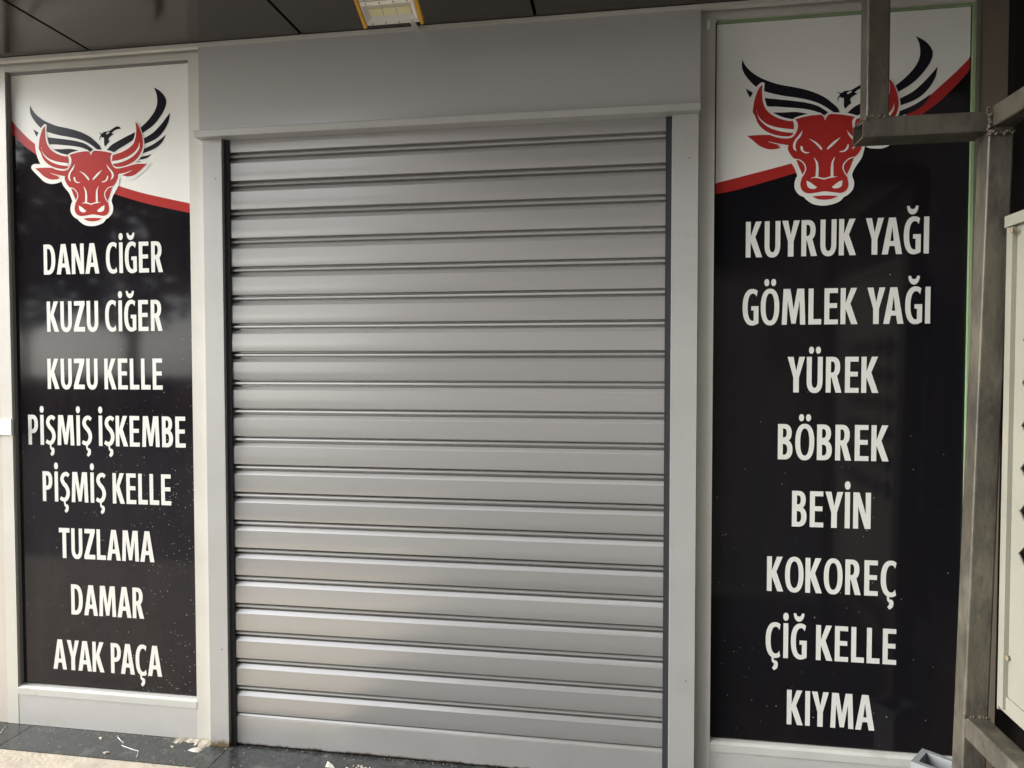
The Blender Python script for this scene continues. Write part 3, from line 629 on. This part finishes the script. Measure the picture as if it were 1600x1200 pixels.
# rails running from the post towards the street
ta, tb = at(1552, 165, PY), at(1553, 198, PY)
uz = (ta.z + tb.z) / 2; uh = ta.z - tb.z
obj('upper_rail', sqtube((postx(uz) + .004, PY - .001, uz), (postx(uz) + .03, -1.25, uz), uh, (1, 0, 0)), M['steel'], st)
la, lb = at(1512, 1120, PY), at(1506, 1153, PY)
lz = (la.z + lb.z) / 2; lh = la.z - lb.z
obj('lower_rail', sqtube((postx(lz) + .002, PY - .001, lz), (postx(lz) + .03, -1.25, lz), lh, (1, 0, 0)), M['steel'], st)
obj('post', sqtube((postx(.5) + .03, -1.25 - TW / 2 - .001, -.012), (postx(.5) + .03, -1.25 - TW / 2 - .001, uz + .031), TW, (1, 0, 0)), M['steel'], st)
bm = bmesh.new()
for k in range(9):
    bmesh.ops.create_icosphere(bm, subdivisions=1, radius=random.uniform(.003, .006), matrix=Matrix.Translation((postx(lz) - TW / 2 + TW * k / 8, PY - .004, la.z + random.uniform(-.002, .003))))
obj('weld_bead', bm, M['weld'], st, smooth=True)

# cream painted sheet-metal panel hung inside that frame, seen nearly edge on
XP = postx(.8) + .045
w1, w0 = atx(1589, 380, XP), atx(1561, 1100, XP)
yfar = (w1.y + w0.y) / 2
ztop = atx(1592, 352, XP).z; zbot = atx(1562, 1104, XP).z
sp_ = thing('sheet_panel', 'cream painted metal sheet with diamond cut-outs inside the steel frame at the right edge', 'metal panel', (XP, yfar, zbot))
YN = -1.18
dcs = []
for vx, vy in ((1597, 665.6), (1594, 732), (1591.5, 799), (1589.3, 864)):
    p = atx(vx, vy, XP); dcs.append(p)
pitch = (dcs[0].z - dcs[-1].z) / 3; ymean = sum(p.y for p in dcs) / 4
holes = []
for k in range(-2, 4):
    zc = dcs[0].z - pitch * k
    for j in range(6):
        yc = ymean - .055 - j * .12
        if yc - .06 < YN: continue
        holes.append([(yc + .055, zc), (yc, zc + pitch * .46), (yc - .055, zc), (yc, zc - pitch * .46)])
outer = [(yfar, zbot), (yfar, ztop), (YN, ztop), (YN, zbot)]
bm = fill([[outer] + holes], lambda p: (XP, p[0], p[1]))
geo = bmesh.ops.extrude_face_region(bm, geom=bm.faces[:])
bmesh.ops.translate(bm, vec=(.004, 0, 0), verts=[e for e in geo['geom'] if isinstance(e, bmesh.types.BMVert)])
obj('sheet', bm, M['sheet'], sp_)
obj('folded_edge', bx(XP - .012, XP + .02, yfar + .0005, yfar + .006, zbot, ztop), M['sheet'], sp_, bevel=.0015)
obj('rolled_edge', bx(XP - .012, XP - .0005, yfar - .022, yfar, zbot + .01, ztop - .002), M['sheet'], sp_, bevel=.004)
obj('top_cap', bx(XP - .016, XP + .022, YN, yfar + .010, ztop + .0005, ztop + .03), M['sheet'], sp_, bevel=.003)
obj('lower_flange', prism_x([(yfar, zbot + .045), (YN, zbot + .045), (YN, zbot - .0), (yfar, zbot)], XP - .0045, XP - .0005), M['sheet'], sp_)
for vx, vy in ((1593, 360), (1576, 1028), (1573, 965), (1573.5, 949)):
    p = atx(vx, vy, XP - .002); bm = bmesh.new()
    bmesh.ops.create_cone(bm, cap_ends=True, segments=10, radius1=.008, radius2=.006, depth=.006, matrix=Matrix.Translation((XP - .004 if vy > 400 else XP - .018, p.y, p.z)) @ Matrix.Rotation(R(90), 4, 'Y'))
    obj('bolt', bm, M['bolt'], sp_)
obj('dark_backing', bx(XP + .06, XP + .07, YN, yfar - .02, zbot + .02, ztop - .05), M['maroon'], sp_)  # dark sheet added behind the cut-outs so they look dark

# ------------------------------------------------------------------ small things
# plastic tub between the sign and the post
tc_ = at(1441, 1169, -.09)
tb_ = thing('plastic_tub', 'grey plastic tub standing at the foot of the right hand sign behind the steel post', 'tub', (tc_.x, tc_.y, FLOOR))
TZ = tc_.z; ang = R(-38)
u = Vector((math.cos(ang), math.sin(ang), 0)); w = Vector((math.sin(ang), -math.cos(ang), 0))
TU, TV = .13, .10
def tubp(a, b, z, inset=0.):
    k = .86 + .14 * (z - FLOOR) / (TZ - FLOOR); ca, cb = TU / 2, TV / 2
    a = ca + (a - ca) * k; b = cb + (b - cb) * k
    return Vector((tc_.x, tc_.y, 0)) + u * a + w * b + Vector((0, 0, z))
def ringv(bm, i, z):
    return [bm.verts.new(tubp(a, b, z)) for a, b in ((i, i), (TU - i, i), (TU - i, TV - i), (i, TV - i))]
bm = bmesh.new()
seq = [ringv(bm, .012, FLOOR + .001), ringv(bm, .012, TZ - .02), ringv(bm, .0, TZ - .02), ringv(bm, .0, TZ), ringv(bm, .016, TZ), ringv(bm, .018, FLOOR + .006)]
for a, b in zip(seq, seq[1:]):
    for k in range(4): bm.faces.new((a[k], a[(k + 1) % 4], b[(k + 1) % 4], b[k]))
bm.faces.new(seq[0]); bm.faces.new(seq[-1])
obj('shell', bm, M['tub'], tb_, bevel=.0025)
bm = bmesh.new(); r0 = ringv(bm, .0195, TZ - .045); bm.faces.new(r0)
obj('contents', bm, M['tub_in'], tb_)

# white trunking end on the left wall
a, b = at(17, 655, -.016), at(17, 680, -.016)
ct = thing('cable_trunking', 'short white plastic cable trunking end on the cream wall at the left edge', 'trunking', (a.x - .03, -.01, b.z))
obj('trunking_body', bx(-2.3, a.x - .004, -.014, -.0065, b.z + .001, a.z - .001), M['plastic_white'], ct, bevel=.002)
obj('end_cap', bx(a.x - .0035, a.x, -.016, -.0065, b.z, a.z), M['plastic_white'], ct, bevel=.002)

# litter on the step
def onstep(px, py, h=.001): p = atz(px, py, FLOOR); return Vector((p.x, p.y, FLOOR + h))
bm = bmesh.new(); pts = [onstep(*p, .0015) for p in ((184, 1152), (188, 1157), (193, 1161), (190, 1165), (200, 1169), (210, 1172.5), (216, 1174), (215, 1180), (213, 1184))]
tube(bm, pts, .0011, 6); tag(obj('thread', bm, M['thread']), 'white thread lying crooked across the black step below the left sign', 'thread')
bm = bmesh.new(); tube(bm, [onstep(*p, .0015) for p in ((9, 1136), (5, 1140), (1, 1146), (-6, 1152))], .0011, 6)
tag(obj('thread', bm, M['thread']), 'white thread on the black step at the left edge of the picture', 'thread')
def scrap(poly, label, m='paper', h=.004, name='paper_scrap', cat='scrap'):
    P = [onstep(*p) for p in poly]; c = sum(P, Vector()) / len(P); bm = bmesh.new()
    lo = [bm.verts.new(p) for p in P]; mid = [bm.verts.new(c + (p - c) * .7 + Vector((0, 0, h * random.uniform(.5, 1)))) for p in P]
    bm.faces.new(lo); n = len(P)
    for i in range(n): bm.faces.new((lo[i], lo[(i + 1) % n], mid[(i + 1) % n], mid[i]))
    ce = bm.verts.new(c + Vector((0, 0, h)))
    for i in range(n): bm.faces.new((mid[i], mid[(i + 1) % n], ce))
    return tag(obj(name, bm, M[m]), label, cat)
scrap([(293, 1173), (299, 1169.5), (307, 1168), (314, 1169), (317, 1172.5), (311, 1176), (303, 1176)], 'curled white paper scrap on the black step near the shutter rail')
scrap([(154, 1153), (158, 1152), (161, 1154), (158, 1156.5)], 'small pale crumb on the black step under the left sign', 'crumb', .003, 'crumb', 'debris')
scrap([(266, 1167), (270, 1165.5), (274, 1167), (270, 1169)], 'pale flat crumb on the black step left of the curled paper', 'crumb', .003, 'crumb', 'debris')
scrap([(160, 1176), (170, 1174.5), (173, 1176.5), (163, 1178.5)], 'pale flake at the front edge of the step left of the thread', 'crumb', .003, 'crumb', 'debris')
scrap([(508, 1199), (512, 1189.5), (522, 1197), (524, 1201)], 'grey torn scrap on the dark step below the middle of the shutter', 'paper', .003)
for i in range(16):
    px_, py_ = random.uniform(535, 590), random.uniform(1184, 1203); r_ = random.uniform(1.2, 3.2)
    if py_ < 1180 + (px_ - 400) * .07: continue
    o = scrap([(px_ + r_ * math.cos(k) * random.uniform(.6, 1.5), py_ + r_ * .6 * math.sin(k)) for k in (0, 1.2, 2.4, 3.6, 5)], 'one of the loose plaster crumbs scattered on the step below the shutter middle', 'crumb', .004, 'crumb', 'debris')
    o['group'] = 'plaster crumbs under the shutter'
for x0, x1, lab in ((-.99, -.845, 'mortar ridge along the step beside the left guide rail foot'),):
    bm = bmesh.new(); n_ = 26; lo, hi = [], []
    for k in range(n_):
        x = x0 + (x1 - x0) * k / (n_ - 1)
        lo.append((bm.verts.new((x, -.0085, FLOOR + .0005)), bm.verts.new((x, -.012 - random.uniform(.0, .03) - .025 * (k / n_), FLOOR + .0005)), bm.verts.new((x, -.010, FLOOR + random.uniform(.003, .010)))))
    for p, q in zip(lo, lo[1:]):
        bm.faces.new((p[1], q[1], q[2], p[2])); bm.faces.new((p[0], p[2], q[2], q[0]))
    tag(obj('mortar', bm, M['crumb'], smooth=True), lab, 'mortar')

bm = bmesh.new()
for k in range(420):
    x = random.uniform(-1.8, .6); e_ = random.random()
    y = -.010 - abs(random.gauss(0, .012)) if e_ < .45 else (-.160 + random.gauss(0, .012) if e_ < .75 else random.uniform(-.16, -.01))
    r_ = random.uniform(.0006, .0022); a0 = random.uniform(0, 6)
    ci = [bm.verts.new((x + r_ * math.cos(a0 + t) * random.uniform(.6, 1.4), y + r_ * math.sin(a0 + t), FLOOR + .0004)) for t in (0, 1.3, 2.6, 3.9, 5.1)]
    tp = bm.verts.new((x, y, FLOOR + r_ * .8))
    for q in range(5): bm.faces.new((ci[q], ci[(q + 1) % 5], tp))
tag(obj('grit', bm, M['crumb']), 'fine pale grit scattered along the edges of the dark step', 'grit', kind='stuff')

# ------------------------------------------------------------------ the other side of the street (lights and mirrors in the gloss)
def far_building(name, label, x0, x1, y0, h, wallm, rows, cols):
    t = thing(name, label, 'building', ((x0 + x1) / 2, y0, -.16))
    obj('wall', bx(x0, x1, y0 - 8, y0, -.155, h), M[wallm], t)
    for r_ in range(rows):
        for c_ in range(cols):
            xx = x0 + (c_ + .5) * (x1 - x0) / cols; zz = 1.0 + r_ * 3
            fr_ = obj('window', bx(xx - .65, xx + .65, y0 + .001, y0 + .06, zz, zz + 1.5), M['far_pale'], t)
            obj('pane', bx(xx - .57, xx + .57, y0 + .061, y0 + .066, zz + .08, zz + 1.42), M['far_glass'], fr_)
far_building('far_building', 'brown rendered house across the street', -5.5, 11, -13, 9.5, 'far_wall', 3, 6)
hd = thing('hedge', 'low dark clipped hedge across the street to the left', 'hedge', (-13, -13, -.16))
bm = bmesh.new()
for k in range(2600):
    c = Vector((random.uniform(-24, -6), random.uniform(-13.4, -12.6), random.uniform(-.1, 1.02))); u_ = Vector((random.gauss(0, 1), random.gauss(0, 1), random.gauss(0, 1))).normalized(); w_ = u_.orthogonal().normalized(); sc = random.uniform(.08, .2)
    bm.faces.new([bm.verts.new(c + u_ * sc), bm.verts.new(c + w_ * sc * .5), bm.verts.new(c - u_ * sc), bm.verts.new(c - w_ * sc * .5)])
obj('foliage', bm, M['leaf'], hd)
obj('stems', bx(-24, -6, -13.2, -12.8, -.155, .9), M['bark'], hd)
def far_tree(x, y, h, lab):
    t = thing('tree', lab, 'tree', (x, y, -.16), 'trees behind the hedge')
    bm = bmesh.new(); tube(bm, [(x, y, -.16), (x + .1, y, h * .3), (x - .1, y + .1, h * .6), (x, y, h * .85)], [.2, .16, .11, .04], 8); obj('trunk', bm, M['bark'], t)
    bm = bmesh.new()
    for k in range(2600):
        a = random.uniform(0, 6.28); b = random.gauss(0, .5); r_ = random.uniform(.3, 1) * 2.5
        c = Vector((x + math.cos(a) * r_ * math.cos(b), y + math.sin(a) * r_ * math.cos(b), 2.15 + (h - 2.15) * (.5 + .5 * math.sin(b)) + random.uniform(-.1, .3)))
        u_ = Vector((random.gauss(0, 1), random.gauss(0, 1), random.gauss(0, 1))).normalized(); w_ = u_.orthogonal().normalized(); sc = random.uniform(.12, .3)
        bm.faces.new([bm.verts.new(c + u_ * sc), bm.verts.new(c + w_ * sc * .5), bm.verts.new(c - u_ * sc), bm.verts.new(c - w_ * sc * .5)])
    obj('crown', bm, M['leaf'], t)
far_tree(-20.5, -12.5, 7.2, 'leafy tree farthest left across the street')
far_tree(-16.5, -15.5, 7.4, 'leafy tree behind the far end of the hedge')
far_tree(-12.8, -15.2, 8.2, 'tallest leafy tree behind the hedge')
far_tree(-9.2, -15.8, 7.6, 'leafy tree between the hedge and the brown house')

aw = thing('shade_canopy', 'unseen dark tarpaulin canopy on posts, added to shade the right of the shopfront', 'canopy', (3, -4.5, -.16))  # out-of-view canopy added to block sky light on the right
bm = bmesh.new()
vv = [[bm.verts.new((x, y, 2.75 + .25 * math.sin((y + 9) / 7.5 * 3.14) - (.05 if (i % 2) else 0))) for y in (-9, -7.5, -6, -4.5, -3, -1.5)] for i, x in enumerate((-.7, .5, 1.7, 2.9, 4.1, 5.3))]
for a, b in zip(vv, vv[1:]):
    for k in range(5): bm.faces.new((a[k], a[k + 1], b[k + 1], b[k]))
obj('tarpaulin', bm, M['maroon'], aw, smooth=True)
for x in (-.65, 5.25):
    for y in (-8.95, -3.4):
        bm = bmesh.new(); tube(bm, [(x, y, -.155), (x, y, 2.74)], .025, 8); obj('post', bm, M['steel'], aw)
